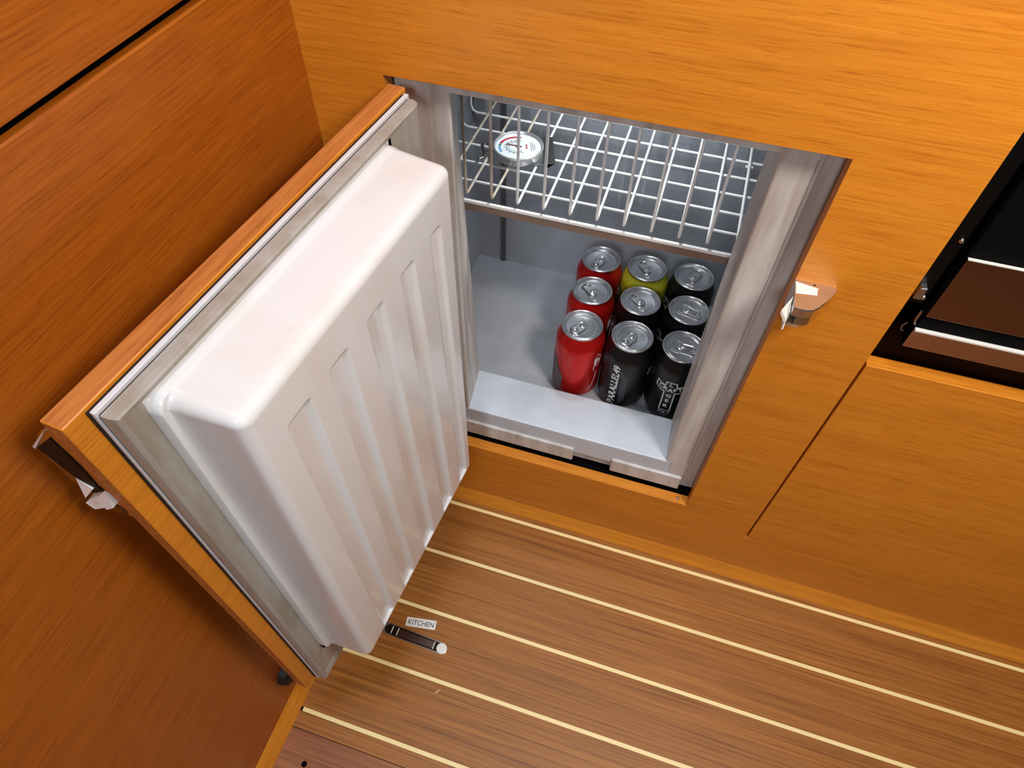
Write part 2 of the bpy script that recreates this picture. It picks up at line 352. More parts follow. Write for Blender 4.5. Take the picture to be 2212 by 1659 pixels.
bm = bmesh.new(); box(bm, 0.030, 0.325, FY, YB, 0.176, ZS, 0.0018, 3); part('sill', bm, M['sill_lit_plastic'])
bm = bmesh.new(); box(bm, 0.004, 0.030, FY + 0.0002, FY + 0.03, 0.176, ZS + 0.002); part('sill_end', bm, M['frame_plastic'])
bm = bmesh.new(); box(bm, 0.325, 0.344, FY + 0.0002, FY + 0.03, 0.176, ZS + 0.002); part('sill_end', bm, M['frame_plastic'])
for a, b in ((0.006, 0.1970), (0.2495, 0.3440)):
    bm = bmesh.new(); box(bm, a, b, FY - 0.0035, FY + 0.008, 0.1600, 0.1875, 0.0016, 3); part('lower_lip', bm, M['frame_plastic'])
bm = bmesh.new(); box(bm, 0.344, 0.3475, FY + 0.002, FY + 0.010, 0.19, 0.70, 0.0012); part('frame_bead', bm, M['frame_plastic'])
bm = bmesh.new(); lathe(bm, [(0, 0.002), (0.0016, 0.0016), (0.0026, 0)], 12); shift(bm, (0.347, 0.008, 0.1552)); part('hinge_pin', bm, M['chrome'], fr, True)

# ---- the door, standing open at about 95 degrees (local x along the door, y towards its inner side, z down from the top)
TH = math.radians(95.018)
door_loc = Vector((0.02161, -0.00556, 0.67852))
L, H = 0.3535, 0.5191
bm = bmesh.new(); box(bm, 0, L, -PT, 0, -H, 0, 0.0006, 1)
for f in bm.faces: f.material_index = 1 if (abs(f.normal.z) > 0.9 or abs(f.normal.x) > 0.9) else 0
door = link('door', bm, [M['teak_x'], M['teak_edge']], fr, door_loc - O); door.rotation_euler = (0, 0, -TH)
bm = bmesh.new(); box(bm, 0.006, 0.3395, 0.0026, 0.0060, -0.5165, -0.0015, 0.0005); link('liner_flange', bm, M['flange'], door)
bm = bmesh.new(); box(bm, 0.007, 0.3402, 0.0, 0.0026, -0.5155, -0.0028); link('gap_shade_strip', bm, M['seam'], door)  # dark strip stands in for the shadow between wood panel and flange
# gasket: mitred ring with a bead along its outer edge
bm = bmesh.new()
ou, oi = (0.009, 0.3385, -0.0035, -0.5135), (0.050, 0.3195, -0.0125, -0.4505)
bm.free(); bm = bmesh.new(); box(bm, 0.0095, 0.3380, 0.0060, 0.0074, -0.5130, -0.0042); link('gasket_gap_shade', bm, M['seam'], door)  # dark strip paints the shaded gap between flange and gasket bead
bm = bmesh.new()
T = [(0, 0.0074), (0.0, 0.0120), (0.05, 0.0158), (0.13, 0.0172), (0.22, 0.0165), (0.30, 0.0150), (0.5, 0.0150), (0.8, 0.0142), (1.0, 0.0125)]
rings = []
for t, n in T:
    r = [a + (b - a) * t for a, b in zip(ou, oi)]
    rings.append([bm.verts.new(p) for p in ((r[0], n, r[3]), (r[1], n, r[3]), (r[1], n, r[2]), (r[0], n, r[2]))])
for a, b in zip(rings, rings[1:]):
    for k in range(4): bm.faces.new((a[k], a[(k + 1) % 4], b[(k + 1) % 4], b[k]))
link('gasket', bm, M['gasket'], door)
# moulded inner panel: raised, filleted block with five recessed channels
def door_panel():
    u0, u1, z0, z1 = 0.0530, 0.3205, -0.4510, -0.0105
    H0, H1, HF = 0.0120, 0.0220, 0.0675
    def lines(a, b, step):
        s = []; x = 0.0
        while x < 0.020: s.append(x); x += 0.0005
        n = int((b - a - 0.040) / step)
        s += [0.020 + (b - a - 0.040) * i / n for i in range(n + 1)]
        s += [(b - a) - x for x in s[:40][::-1]]
        return [a + x for x in s]
    us, zs = lines(u0, u1, 0.0015), lines(z0, z1, 0.0017)
    RC = 0.012
    groove = [(0.2606, 0.2575, 0.2841, 0.2790), (0.2173, 0.2110, 0.2390, 0.2330), (0.1708, 0.1615, 0.1923, 0.1850), (0.1258, 0.1130, 0.1455, 0.1360), (0.0830, 0.0720, 0.0995, 0.0920)]
    def sm(x): x = min(max(x, 0), 1); return x * x * (3 - 2 * x)
    def height(u, z):
        cx, cz, hx, hz = (u0 + u1) / 2, (z0 + z1) / 2, (u1 - u0) / 2, (z1 - z0) / 2
        qx, qz = abs(u - cx) - hx + RC, abs(z - cz) - hz + RC
        d = -(math.hypot(max(qx, 0), max(qz, 0)) + min(max(qx, qz), 0) - RC)
        n = H0 + (H1 - H0) * sm(d / 0.0012)
        bx, bh = (u0 + u1 - 0.0042) / 2, (u1 - 0.0042 - u0) / 2
        qb = abs(u - bx) - bh + RC
        db = -(math.hypot(max(qb, 0), max(qz, 0)) + min(max(qb, qz), 0) - RC)
        # hinge side flank leans more
        w = 0.0030
        d1 = 0.0018 + w; rf = 0.0085
        if db > 0.0018:
            if db < d1: n = H1 + (HF - rf - H1) * (db - 0.0018) / w
            elif db < d1 + rf: n = HF - rf + math.sqrt(max(rf * rf - (rf - (db - d1)) ** 2, 0))
            else: n = HF
        if db > d1 + rf:
            t = (z + 0.053) / (-0.436 + 0.053)
            for a, b, c, e in groove:
                r, l = a + (b - a) * t, c + (e - c) * t
                g = sm((u - r) / 0.0028) * sm((l - u) / 0.0035) * sm((z + 0.4385) / 0.0030) * sm((-0.0525 - z) / 0.0035)
                slope = 1.0 - 0.45 * min(max((u - r) / (l - r), 0), 1)
                n -= 0.0050 * g * slope
        return n
    bm = bmesh.new(); V = [[bm.verts.new((u, height(u, z), z)) for z in zs] for u in us]
    for i in range(len(us) - 1):
        for j in range(len(zs) - 1): bm.faces.new((V[i][j], V[i + 1][j], V[i + 1][j + 1], V[i][j + 1]))
    return link('moulded_panel', bm, M['white_plastic'], door, smooth=True)
door_panel()
bm = bmesh.new(); box(bm, 0.3120, 0.3190, 0.0125, 0.0150, -0.4560, -0.4520); link('corner_slit', bm, M['black_matte'], door)
# chrome half-oval handle on the outer face at the free edge
prof = [(-0.0150, -0.0085), (-0.0195, -0.0108), (-0.0300, -0.0200), (-0.0420, -0.0330), (-0.0480, -0.0430), (-0.0505, -0.0560), (-0.0505, -0.0720), (-0.0490, -0.0900), (-0.0455, -0.1010), (-0.0360, -0.1080), (-0.0220, -0.1075), (-0.0150, -0.1065)]
bm = bmesh.new(); lev = []
for du, s in ((0.0, 0.97), (-0.0008, 1.0), (-0.008, 0.99), (-0.016, 0.92), (-0.022, 0.80), (-0.027, 0.58), (-0.030, 0.3)):
    lev.append([bm.verts.new((L + du, -0.0152 + (n + 0.0152) * s, -0.058 + (z + 0.058) * (0.35 + 0.65 * s))) for n, z in prof])
for a, b in zip(lev, lev[1:]):
    for k in range(len(prof)): bm.faces.new((a[k], a[(k + 1) % len(prof)], b[(k + 1) % len(prof)], b[k]))
bm.faces.new(lev[0]); bm.faces.new(lev[-1][::-1])
handle = link('handle', bm, M['chrome'], door)
def facet(name, pts, lift, m, slope=0.0):
    bm = bmesh.new(); zt = max(p[1] for p in pts); n = len(pts)
    A = [bm.verts.new((L - 0.003, y, z)) for y, z in pts]; B = [bm.verts.new((L + lift + slope * (zt - z), y, z)) for y, z in pts]
    bm.faces.new(A); bm.faces.new(B[::-1])
    for i in range(n): bm.faces.new((A[i], A[(i + 1) % n], B[(i + 1) % n], B[i]))
    return link(name, bm, m, handle)
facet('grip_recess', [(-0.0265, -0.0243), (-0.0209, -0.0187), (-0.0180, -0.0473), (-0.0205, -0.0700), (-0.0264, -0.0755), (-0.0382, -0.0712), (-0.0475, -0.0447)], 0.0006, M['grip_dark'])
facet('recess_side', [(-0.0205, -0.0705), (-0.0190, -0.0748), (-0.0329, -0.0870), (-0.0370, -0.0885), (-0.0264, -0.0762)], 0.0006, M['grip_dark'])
facet('glint_facet', [(-0.0384, -0.0718), (-0.0268, -0.0762), (-0.0368, -0.0884)], 0.0004, M['painted_glint'], 0.28)
facet('latch_tongue', [(-0.0462, -0.1025), (-0.0318, -0.0885), (-0.0255, -0.0960), (-0.0395, -0.1048)], 0.0004, M['painted_glint'], 0.30)
facet('latch_tongue', [(-0.0312, -0.0880), (-0.0192, -0.0760), (-0.0180, -0.0900), (-0.0250, -0.0955)], 0.0004, M['painted_glint'], 0.22)
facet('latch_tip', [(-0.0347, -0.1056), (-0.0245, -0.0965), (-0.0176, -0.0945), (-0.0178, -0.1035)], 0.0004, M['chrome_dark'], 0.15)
facet('glint_facet', [(-0.0484, -0.0425), (-0.0182, -0.0100), (-0.0222, -0.0150), (-0.0474, -0.0442)], 0.0004, M['painted_glint'], 0.04)

# ------------------------------------------------------------------ chrome keeper on the cabinet face, and the black bumper
kp = tag(empty('latch_keeper', (0.376, 0.0, 0.5415)), 'chrome half-oval latch keeper screwed beside the refrigerator mouth', 'latch')
out = [(0.0, 0.0), (0.0330, 0.0), (0.0337, -0.0050), (0.0310, -0.0115), (0.0260, -0.0200), (0.0215, -0.0275), (0.0165, -0.0335), (0.0105, -0.0360), (0.0050, -0.0362), (0.0005, -0.0354)]
bm = bmesh.new(); lev = []
for z, s in ((0.0, 0.80), (0.004, 0.90), (0.010, 0.97), (0.018, 1.0), (0.0255, 1.0), (0.0265, 0.985)):
    lev.append([bm.verts.new((0.360 - 0.376 + x * s, y * s * (1.0 if z > 0.012 else 1.06), z)) for x, y in out])
for a, b in zip(lev, lev[1:]):
    for k in range(len(out)): bm.faces.new((a[k], a[(k + 1) % len(out)], b[(k + 1) % len(out)], b[k]))
bm.faces.new(lev[0][::-1]); bm.faces.new(lev[-1]); link('keeper_body', bm, M['chrome'], kp)
bm = bmesh.new(); prism(bm, [(-0.0158, -0.0055), (0.0020, -0.0090), (0.0020, -0.0150), (-0.0150, -0.0175)], 2, 0.0263, 0.0270, 0.0002); link('slot_plate', bm, M['bright_edge'], kp)
bm = bmesh.new(); prism(bm, [(-0.0160, -0.0046), (0.0024, -0.0080), (0.0024, -0.0086), (-0.0160, -0.0053)], 2, 0.0264, 0.0276); link('slot_ridge', bm, M['bright_edge'], kp)
bm = bmesh.new(); hexa(bm, [(-0.0162, -0.0350, 0.006), (-0.0240, -0.0375, 0.019), (-0.0162, -0.0200, 0.020), (-0.0160, -0.0200, 0.012), (-0.0162, -0.0352, 0.010), (-0.0242, -0.0378, 0.0235), (-0.0162, -0.0205, 0.0255), (-0.0160, -0.0200, 0.0235)]); link('tongue', bm, M['bright_edge'], kp)
bm = bmesh.new(); hexa(bm, [(-0.0172, -0.0365, 0.001), (-0.0160, -0.0365, 0.001), (-0.0160, -0.0215, 0.001), (-0.0172, -0.0215, 0.001), (-0.0172, -0.0330, 0.018), (-0.0160, -0.0330, 0.018), (-0.0160, -0.0255, 0.020), (-0.0172, -0.0255, 0.020)]); link('cut_face', bm, M['bright_edge'], kp)
bm = bmesh.new(); lathe(bm, [(0, 0.0004), (0.0008, 0.0003), (0.0009, 0)], 10); link('screw', bm, M['black'], kp, (-0.0005, -0.0035, 0.0265))

bp = tag(empty('door_bumper', (XL, -0.338, 0.088)), 'black rubber bumper on the left panel below the open door', 'bumper')
bm = bmesh.new(); lathe(bm, [(0, 0.013), (0.013, 0.012), (0.0155, 0.009), (0.0165, 0.0)], 24)
bmesh.ops.rotate(bm, verts=bm.verts, cent=(0, 0, 0), matrix=Matrix.Rotation(PI / 2, 3, 'Y')); link('rubber_pad', bm, M['black_rubber'], bp, (0, 0, 0), True)

# ------------------------------------------------------------------ clear shelf with its white front edge, and the wire basket on it
YR, ZR, WR = 0.110, 0.4962, 0.0016
sh = tag(empty('refrigerator_shelf', (0.17, 0.21, 0.484)), 'clear acrylic shelf with a white front edge under the wire basket', 'shelf')
boxo('clear_pane', M['clear'], sh, -0.048 - 0.17, 0.342 - 0.17, YR - 0.21 + 0.004, 0.332 - 0.21, 0.0016, 0.0062)
boxo('front_edge', M['wire'], sh, 0.0150 - 0.17, 0.3235 - 0.17, YR - 0.21 - 0.002, YR - 0.21 + 0.0018, 0.0022, 0.0062, 0.0008)
boxo('lower_edge', M['tan_reflection'], sh, 0.0170 - 0.17, 0.3215 - 0.17, YR - 0.21 - 0.0005, YR - 0.21 + 0.003, -0.0082, 0.0020, 0.0008)
wb = tag(empty('wire_basket', (0.156, 0.21, 0.4905)), 'white coated wire basket across the top of the refrigerator', 'basket')
for k in range(-1, 11):
    x = 0.0229 + 0.0296 * k - 0.156
    pth = [(x, 0.313 - 0.21, ZR - 0.4905 + 0.115), (x, 0.313 - 0.21, 0.013), (x, 0.3105 - 0.21, 0.0075), (x, 0.305 - 0.21, 0.0057), (x, YR + 0.006 - 0.21, 0.0057), (x, YR + 0.0018 - 0.21, 0.0066), (x, YR - 0.21, 0.011), (x, YR - 0.21, 0.166)]
    bm = bmesh.new(); sweep(bm, [(0, p[1], p[2]) for p in pth], WR, 8); link('wire', bm, M['wire'] if k > 1 else M['wire_stained'], wb, (x, 0, 0), True)
for k in range(6):
    y = 0.140 + 0.0344 * k - 0.21; z = 0.0025
    pth = [(-0.031 - 0.156, 0.10), (-0.031 - 0.156, z + 0.008), (-0.0285 - 0.156, z + 0.0025), (-0.023 - 0.156, z), (0.333 - 0.156, z), (0.3385 - 0.156, z + 0.0025), (0.341 - 0.156, z + 0.008), (0.341 - 0.156, 0.10)]
    bm = bmesh.new(); sweep(bm, [(a, 0, b) for a, b in pth], WR, 8); link('cross_wire', bm, M['wire'], wb, (0, y, 0), True)
bm = bmesh.new(); sweep(bm, [(-0.031 - 0.156, YR - 0.21, 0.166), (0.341 - 0.156, YR - 0.21, 0.166)], WR, 8); link('top_rail', bm, M['wire'], wb, (0, 0, 0), True)
bm = bmesh.new(); box(bm, -0.0045, 0.0045, -0.0012, 0.0012, 0.0, 0.0030, 0.0008); box(bm, -0.0012, 0.0012, -0.003, 0.003, 0.001, 0.0045, 0.0006); link('cable_tie', bm, M['wire'], wb, (0.3189 - 0.156, 0.262 - 0.21, 0.0052))

# ------------------------------------------------------------------ round thermometer lying in the basket
RT = 0.0298
tm = tag(empty('thermometer', (0.0552, 0.2005, 0.4980), math.radians(108.7)), 'round chrome-rimmed dial thermometer lying in the wire basket', 'thermometer')
bm = bmesh.new(); lathe(bm, [(0, 0.0005), (RT * 0.93, 0.0005), (RT * 0.97, 0.003), (RT * 0.97, 0.0085), (RT, 0.0092), (RT * 1.005, 0.0105), (RT * 0.985, 0.0117), (RT * 0.95, 0.0119), (RT * 0.925, 0.0112), (RT * 0.915, 0.0092), (RT * 0.90, 0.0090)], 56); link('case', bm, M['bezel'], tm, smooth=True)
bm = bmesh.new(); lathe(bm, [(0, 0.0086), (RT * 0.915, 0.0086), (RT * 0.915, 0.0080)], 48); link('dial', bm, M['dial'], tm)
def ring_band(bm, r0, r1, a0, a1, z, n=24, c=(0, 0)):
    A = [[bm.verts.new((c[0] + r * math.cos(a0 + (a1 - a0) * i / n), c[1] + r * math.sin(a0 + (a1 - a0) * i / n), z)) for i in range(n + 1)] for r in (r0, r1)]
    for i in range(n): bm.faces.new((A[0][i], A[0][i + 1], A[1][i + 1], A[1][i]))
D2 = math.radians
for nm, a0, a1, m in (('red_arc', -18, 68, 'red'), ('green_arc', 71, 82, 'green'), ('blue_arc', 85, 118, 'blue')):
    bm = bmesh.new(); ring_band(bm, 0.0185, 0.0212, D2(a0), D2(a1), 0.0089, c=(0, 0.002)); link(nm, bm, M[m], tm)
bm = bmesh.new(); ring_band(bm, 0.0112, 0.0119, D2(-25), D2(215), 0.0089, 40, (0, 0.002))
for a in range(-20, 211, 23):
    for r, w in ((0.0135, 0.0013), (0.0090, 0.0010)):
        c, s = math.cos(D2(a)), math.sin(D2(a)); q = [(r + dx, dy) for dx, dy in ((-0.0008, -w / 2), (0.0008, -w / 2), (0.0008, w / 2), (-0.0008, w / 2))]
        bm.faces.new([bm.verts.new((c * x - s * y, s * x + c * y + 0.002, 0.0089)) for x, y in q])
for k, (y, wid) in enumerate(((-0.0155, 0.017), (-0.0175, 0.015), (-0.0195, 0.013))):
    x = -wid / 2
    while x < wid / 2: 
        w = 0.0014 + 0.0012 * random.random(); bm.faces.new([bm.verts.new((a, b, 0.0089)) for a, b in ((x, y), (x + w, y), (x + w, y + 0.0007), (x, y + 0.0007))]); x += w + 0.0006
link('scale_print', bm, M['ink_grey'], tm)
bm = bmesh.new(); sweep(bm, [(-0.004, -0.009, 0.0089), (-0.0015, -0.0105, 0.0089), (0.0, -0.0085, 0.0089), (0.0015, -0.0105, 0.0089), (0.004, -0.009, 0.0089), (0.005, -0.0105, 0.0089)], 0.0007, 6, 0.3); link('red_mark', bm, M['red'], tm)
bm = bmesh.new(); prism(bm, [(-0.0011, -0.004), (0.0009, -0.004), (0.0062, 0.0138), (0.0052, 0.0142)], 2, 0.0091, 0.0096); link('needle', bm, mat('needle_brown', srgb(120, 70, 60), 0.5), tm)
bm = bmesh.new(); lathe(bm, [(0, 0.0112), (0.0016, 0.0110), (0.0018, 0.009)], 16); link('needle_hub', bm, M['ink_black'], tm)
bm = bmesh.new(); hexa(bm, [(-0.026, -0.0180, 0.0022), (0.030, -0.0180, 0.0022), (0.030, -0.0425, 0.0022), (-0.024, -0.0425, 0.0022), (-0.026, -0.0180, 0.0030), (0.030, -0.0180, 0.0030), (0.030, -0.0425, 0.0030), (-0.024, -0.0425, 0.0030)]); link('stand_plate', bm, M['steel'], tm)
bm = bmesh.new(); hexa(bm, [(-0.028, -0.0300, -0.0020), (-0.010, -0.0300, -0.0020), (-0.010, -0.0310, -0.0020), (-0.028, -0.0310, -0.0020), (-0.024, -0.0415, 0.0021), (-0.006, -0.0415, 0.0021), (-0.006, -0.0425, 0.0021), (-0.024, -0.0425, 0.0021)]); link('stand_foot', bm, M['black'], tm)
bm = bmesh.new()
box(bm, -0.0012, 0.0012, 0.027, 0.0405, 0.0028, 0.0038)
sweep(bm, [(0.014, 0.0340, 0.0033), (0.0165, 0.0375, 0.0033), (0.0150, 0.0415, 0.0033), (0.0105, 0.0425, 0.0033), (0.004, 0.0410, 0.0033), (-0.004, 0.0400, 0.0033), (-0.011, 0.0420, 0.0033), (-0.015, 0.0470, 0.0033), (-0.0165, 0.0440, 0.0033)], 0.0021, 6, 0.3)
link('hanging_hook', bm, M['steel'], tm)

# ------------------------------------------------------------------ cans
RCAN, ZC = 0.033, 0.1908
BODY = [(0.0, 0.008), (0.012, 0.0065), (0.0205, 0.002), (0.0225, 0.0002), (0.0245, 0.0), (0.0262, 0.0014), (0.0290, 0.0052), (0.0318, 0.0092), (0.0330, 0.0135), (0.0330, 0.0985), (0.0326, 0.1020), (0.0312, 0.1062), (0.0290, 0.1110), (0.0272, 0.1148), (0.0264, 0.1172), (0.0262, 0.1182)]
LID = [(0.0262, 0.1180), (0.0272, 0.1186), (0.0276, 0.1200), (0.0273, 0.1214), (0.0264, 0.1219), (0.0254, 0.1214), (0.0247, 0.1196), (0.0238, 0.1158), (0.0230, 0.1152), (0.0222, 0.1160), (0.0214, 0.1178), (0.0205, 0.1180), (0.0190, 0.1174), (0.0, 0.1174)]
def wrap(vs, r=RCAN + 0.00025): return [(r * math.sin(a), -r * math.cos(a), z) for a, z in vs]   # a measured from -y (towards the viewer)
def decal(polys):
    """polys: list of quads or polygons in (angle, height)"""
    bm = bmesh.new()
    for q in polys: bm.faces.new([bm.verts.new(p) for p in wrap(q)])
    return bm
def stroke(pts, w):
    out = []
    for (x0, z0), (x1, z1) in zip(pts, pts[1:]):
        d = math.hypot(x1 - x0, z1 - z0); 
        if d < 1e-9: continue
        ux, uz = (x1 - x0) / d, (z1 - z0) / d; n = max(1, int(d / 0.0025)); e = w / 2
        for i in range(n):
            a, b = -e * (i == 0) + d * i / n, d * (i + 1) / n + e * (i == n - 1)
            out.append([((x0 + ux * a + uz * e) / RCAN, z0 + uz * a - ux * e), ((x0 + ux * b + uz * e) / RCAN, z0 + uz * b - ux * e), ((x0 + ux * b - uz * e) / RCAN, z0 + uz * b + ux * e), ((x0 + ux * a - uz * e) / RCAN, z0 + uz * a + ux * e)])
    return out
def word(bm, s, size, x, z, rot=0.0, sx=1.0, center=True, a0=0.0, stretch=1.0, r=RCAN + 0.00025, width=None):
    vs, fs = text_polys(s, size, sx, 0.028)
    lo, hi = min(v[0] for v in vs), max(v[0] for v in vs)
    k = (width / (hi - lo)) if width else 1.0
    c, sn = math.cos(rot), math.sin(rot); P = []
    for u, w in vs:
        u = (u - ((lo + hi) / 2 if center else lo)) * k; w *= stretch
        P.append(((x + c * u - sn * w) / RCAN + a0, z + sn * u + c * w))
    V = [bm.verts.new(p) for p in wrap(P, r)]
    for f in fs: bm.faces.new([V[i] for i in f])
def tab_mesh():
    bm = bmesh.new(); n = 12
    o = [(0.0082 + math.cos(t) * 0.0068, math.sin(t) * 0.0068) for t in [(-PI / 2 + PI * i / n) for i in range(n + 1)]] + [(-0.0045 + math.cos(t) * 0.0062, math.sin(t) * 0.0062) for t in [(PI / 2 + PI * i / n) for i in range(n + 1)]]
    h = [(0.0088 + math.cos(t) * 0.0040, math.sin(t) * 0.0044) for t in [(-PI / 2 + 2 * PI * i / len(o)) for i in range(len(o))]]
    # ring plate: outer outline, raised rolled edge, finger hole
    z0, z1 = 0.1180, 0.1196
    R = [[bm.verts.new((x * s + 0.0018 * (1 - s), y * s, z)) for x, y in o] for s, z in ((1.0, z0), (1.0, z1), (0.90, z1 + 0.0004), (0.82, z1 - 0.0002))]
    for a, b in zip(R, R[1:]):
        for k in range(len(o)): bm.faces.new((a[k], a[(k + 1) % len(o)], b[(k + 1) % len(o)], b[k]))
    inner = R[-1]; hv = [bm.verts.new((x, y, z1 - 0.0002)) for x, y in h]; hl = [bm.verts.new((x, y, z0)) for x, y in h]
    # plate between outline and hole: match by angle about the hole centre for the front half, then close the rear with a fan
    m = len(o)
    for k in range(m):
        bm.faces.new((inner[k], inner[(k + 1) % m], hv[(k + 1) % m], hv[k])); bm.faces.new((hv[k], hv[(k + 1) % m], hl[(k + 1) % m], hl[k]))
    me = bpy.data.meshes.new('pull_tab'); bmesh.ops.recalc_face_normals(bm, faces=bm.faces); bm.to_mesh(me); bm.free(); me.materials.append(M['alu_tab']); return me
def rivet_mesh():
    bm = bmesh.new(); lathe(bm, [(0, 0.1206), (0.0016, 0.1204), (0.0026, 0.1196), (0.0036, 0.1197), (0.0040, 0.1190)], 18)
    me = bpy.data.meshes.new('rivet'); bmesh.ops.recalc_face_normals(bm, faces=bm.faces); bm.to_mesh(me); bm.free(); me.materials.append(M['alu_tab'])
    me.polygons.foreach_set('use_smooth', [True] * len(me.polygons)); return me
def score_mesh():
    bm = bmesh.new()
    # teardrop bead round the opening and the panel, on the side away from the ring
    pts = [(-0.0165, 0), (-0.0150, 0.0070), (-0.0100, 0.0100), (-0.0040, 0.0098), (0.0050, 0.0082), (0.0150, 0.0072), (0.0175, 0.0), (0.0150, -0.0072), (0.0050, -0.0082), (-0.0040, -0.0098), (-0.0100, -0.0100), (-0.0150, -0.0070)]
    fine = []
    for i in range(len(pts)):
        p0, p1, p2, p3 = (pts[(i + k) % len(pts)] for k in (-1, 0, 1, 2))
        for s in range(4):
            t = s / 4; fine.append(tuple(0.5 * (2 * b + (c - a) * t + (2 * a - 5 * b + 4 * c - d) * t * t + (3 * b - a - 3 * c + d) * t ** 3) for a, b, c, d in zip(p0, p1, p2, p3)))
    sweep(bm, [(x, y, 0.1174) for x, y in fine], 0.0006, 6, 1.0, True)
    sweep(bm, [(x * 0.62 - 0.004, y * 0.66, 0.1174) for x, y in fine], 0.0003, 6, 1.0, True)
    me = bpy.data.meshes.new('scored_opening'); bmesh.ops.recalc_face_normals(bm, faces=bm.faces); bm.to_mesh(me); bm.free(); me.materials.append(M['alu'])
    me.polygons.foreach_set('use_smooth', [True] * len(me.polygons)); return me
TAB, RIV, SCO = tab_mesh(), rivet_mesh(), score_mesh()
def mesh_of(prof, m, n=44):
    bm = bmesh.new(); lathe(bm, prof, n); me = bpy.data.meshes.new('shape'); bmesh.ops.recalc_face_normals(bm, faces=bm.faces); bm.to_mesh(me); bm.free(); me.materials.append(m)
    me.polygons.foreach_set('use_smooth', [True] * len(me.polygons)); return me
LIDM = mesh_of(LID, M['alu']); BODYM = {k: mesh_of(BODY, M[k]) for k in ('can_red', 'can_black', 'can_yellow')}
def add(name, me, parent, loc=(0, 0, 0), rz=0.0):
    o = bpy.data.objects.new(name, me); COL.objects.link(o); o.parent = parent; o.location = loc; o.rotation_euler = (0, 0, rz); return o
def to_mesh(bm, m, name):
    me = bpy.data.meshes.new(name); bm.to_mesh(me); bm.free(); me.materials.append(m); return me
# --- printed artwork
def cross_art():
    bm = bmesh.new()
    # outline of the cross-shaped emblem (x around the can, z up)
    o = [(-0.0160, 0.0800), (-0.0120, 0.0775), (-0.0065, 0.0755), (-0.0055, 0.0835), (0.0055, 0.0835), (0.0065, 0.0755), (0.0120, 0.0775), (0.0160, 0.0800), (0.0168, 0.0690), (0.0110, 0.0648), (0.0058, 0.0630), (0.0060, 0.0245), (-0.0060, 0.0245), (-0.0058, 0.0630), (-0.0110, 0.0648), (-0.0168, 0.0690), (-0.0160, 0.0800)]
    o = [(x * 1.2, z) for x, z in o]
    for q in stroke(o[:12], 0.0016) + stroke(o[12:], 0.0016): bm.faces.new([bm.verts.new(p) for p in wrap(q)])
    for ch, z, s in (('L', 0.0760, 0.0082), ('G', 0.0540, 0.0086), ('E', 0.0430, 0.0086), ('R', 0.0320, 0.0086)): word(bm, ch, s, 0.0, z, sx=1.15)
    for ch, x, z, rt in (('C', -0.0138, 0.0694, -0.30), ('R', -0.0068, 0.0666, -0.16), ('A', 0.0002, 0.0652, 0.0), ('F', 0.0068, 0.0666, 0.14), ('T', 0.0134, 0.0690, 0.28)): word(bm, ch, 0.0096, x, z, rt, 1.1)
    return to_mesh(bm, M['ink_white'], 'cross_emblem')
def badge_art():
    bm = bmesh.new(); c = (0.0, 0.0205); n = 24
    for r in ((0.0082, 0.0062),):
        bm.faces.new([bm.verts.new(p) for p in wrap([((c[0] + r[0] * math.cos(2 * PI * i / n)) / RCAN, c[1] + r[1] * math.sin(2 * PI * i / n)) for i in range(n)], RCAN + 0.0002)])
    return to_mesh(bm, M['ink_grey'], 'round_badge')
def badge_marks():
    bm = bmesh.new(); c = (0.0, 0.0205)
    for a in range(20, 161, 20):
        x, z = c[0] + 0.0060 * math.cos(D2(a)), c[1] + 0.0043 * math.sin(D2(a)); word(bm, 'o' if a % 40 else 'x', 0.0030, x, z - 0.0008, D2(a - 90), r=RCAN + 0.0004)
    word(bm, '49', 0.0045, 0.0, 0.0185, r=RCAN + 0.0004)
    return to_mesh(bm, M['ink_white'], 'badge_marks')
def brand_art():
    bm = bmesh.new(); word(bm, 'PARALLEL49', 0.0092, -0.0035, 0.0535, PI / 2, 1.0, stretch=1.45, width=0.0800, r=RCAN + 0.0003)
    return to_mesh(bm, M['ink_white'], 'brand_lettering')
def fine_print():
    bm = bmesh.new(); rnd = random.Random(3); word(bm, 'BREWING', 0.0030, 0.0008, 0.0790, PI / 2, width=0.0110)
    for i, x in enumerate((0.0022, 0.0040, 0.0056, 0.0072, 0.0088)):
        z = 0.018 + 0.002 * i
        while z < 0.082 - 0.003 * i:
            l = 0.001 + 0.004 * rnd.random()
            for q in stroke([(x, z), (x, z + l)], 0.0006): bm.faces.new([bm.verts.new(p) for p in wrap(q)])
            z += l + 0.0012
    return to_mesh(bm, M['ink_grey'], 'fine_print')
def grey_art():
    # printed grey silhouette on the red can, with the upright hatching lines over it
    edge = [(-0.95, 0.072), (-0.80, 0.066), (-0.70, 0.056), (-0.60, 0.048), (-0.50, 0.045), (-0.44, 0.043)]
    polys = []
    for (a0, z0), (a1, z1) in zip(edge, edge[1:]): polys.append([(a0, 0.0135), (a1, 0.0135), (a1, z1), (a0, z0)])
    for i in range(6): polys.append([(-1.5 + i * 0.0917, 0.0135), (-1.5 + (i + 1) * 0.0917, 0.0135), (-1.5 + (i + 1) * 0.0917, 0.072), (-1.5 + i * 0.0917, 0.072)])
    return to_mesh(decal(polys), M['can_grey'], 'grey_silhouette')
def hatch_art():
    p = []
    for i in range(22):
        a = -1.45 + 0.048 * i; top = 0.071 if a < -0.9 else 0.071 - (a + 0.9) * 0.058
        p.append([(a, 0.0140), (a + 0.014, 0.0140), (a + 0.014, top), (a, top)])
    bm = bmesh.new()
    for q in p: bm.faces.new([bm.verts.new(v) for v in wrap(q, RCAN + 0.0004)])
    return to_mesh(bm, M['can_grey_line'], 'hatching')
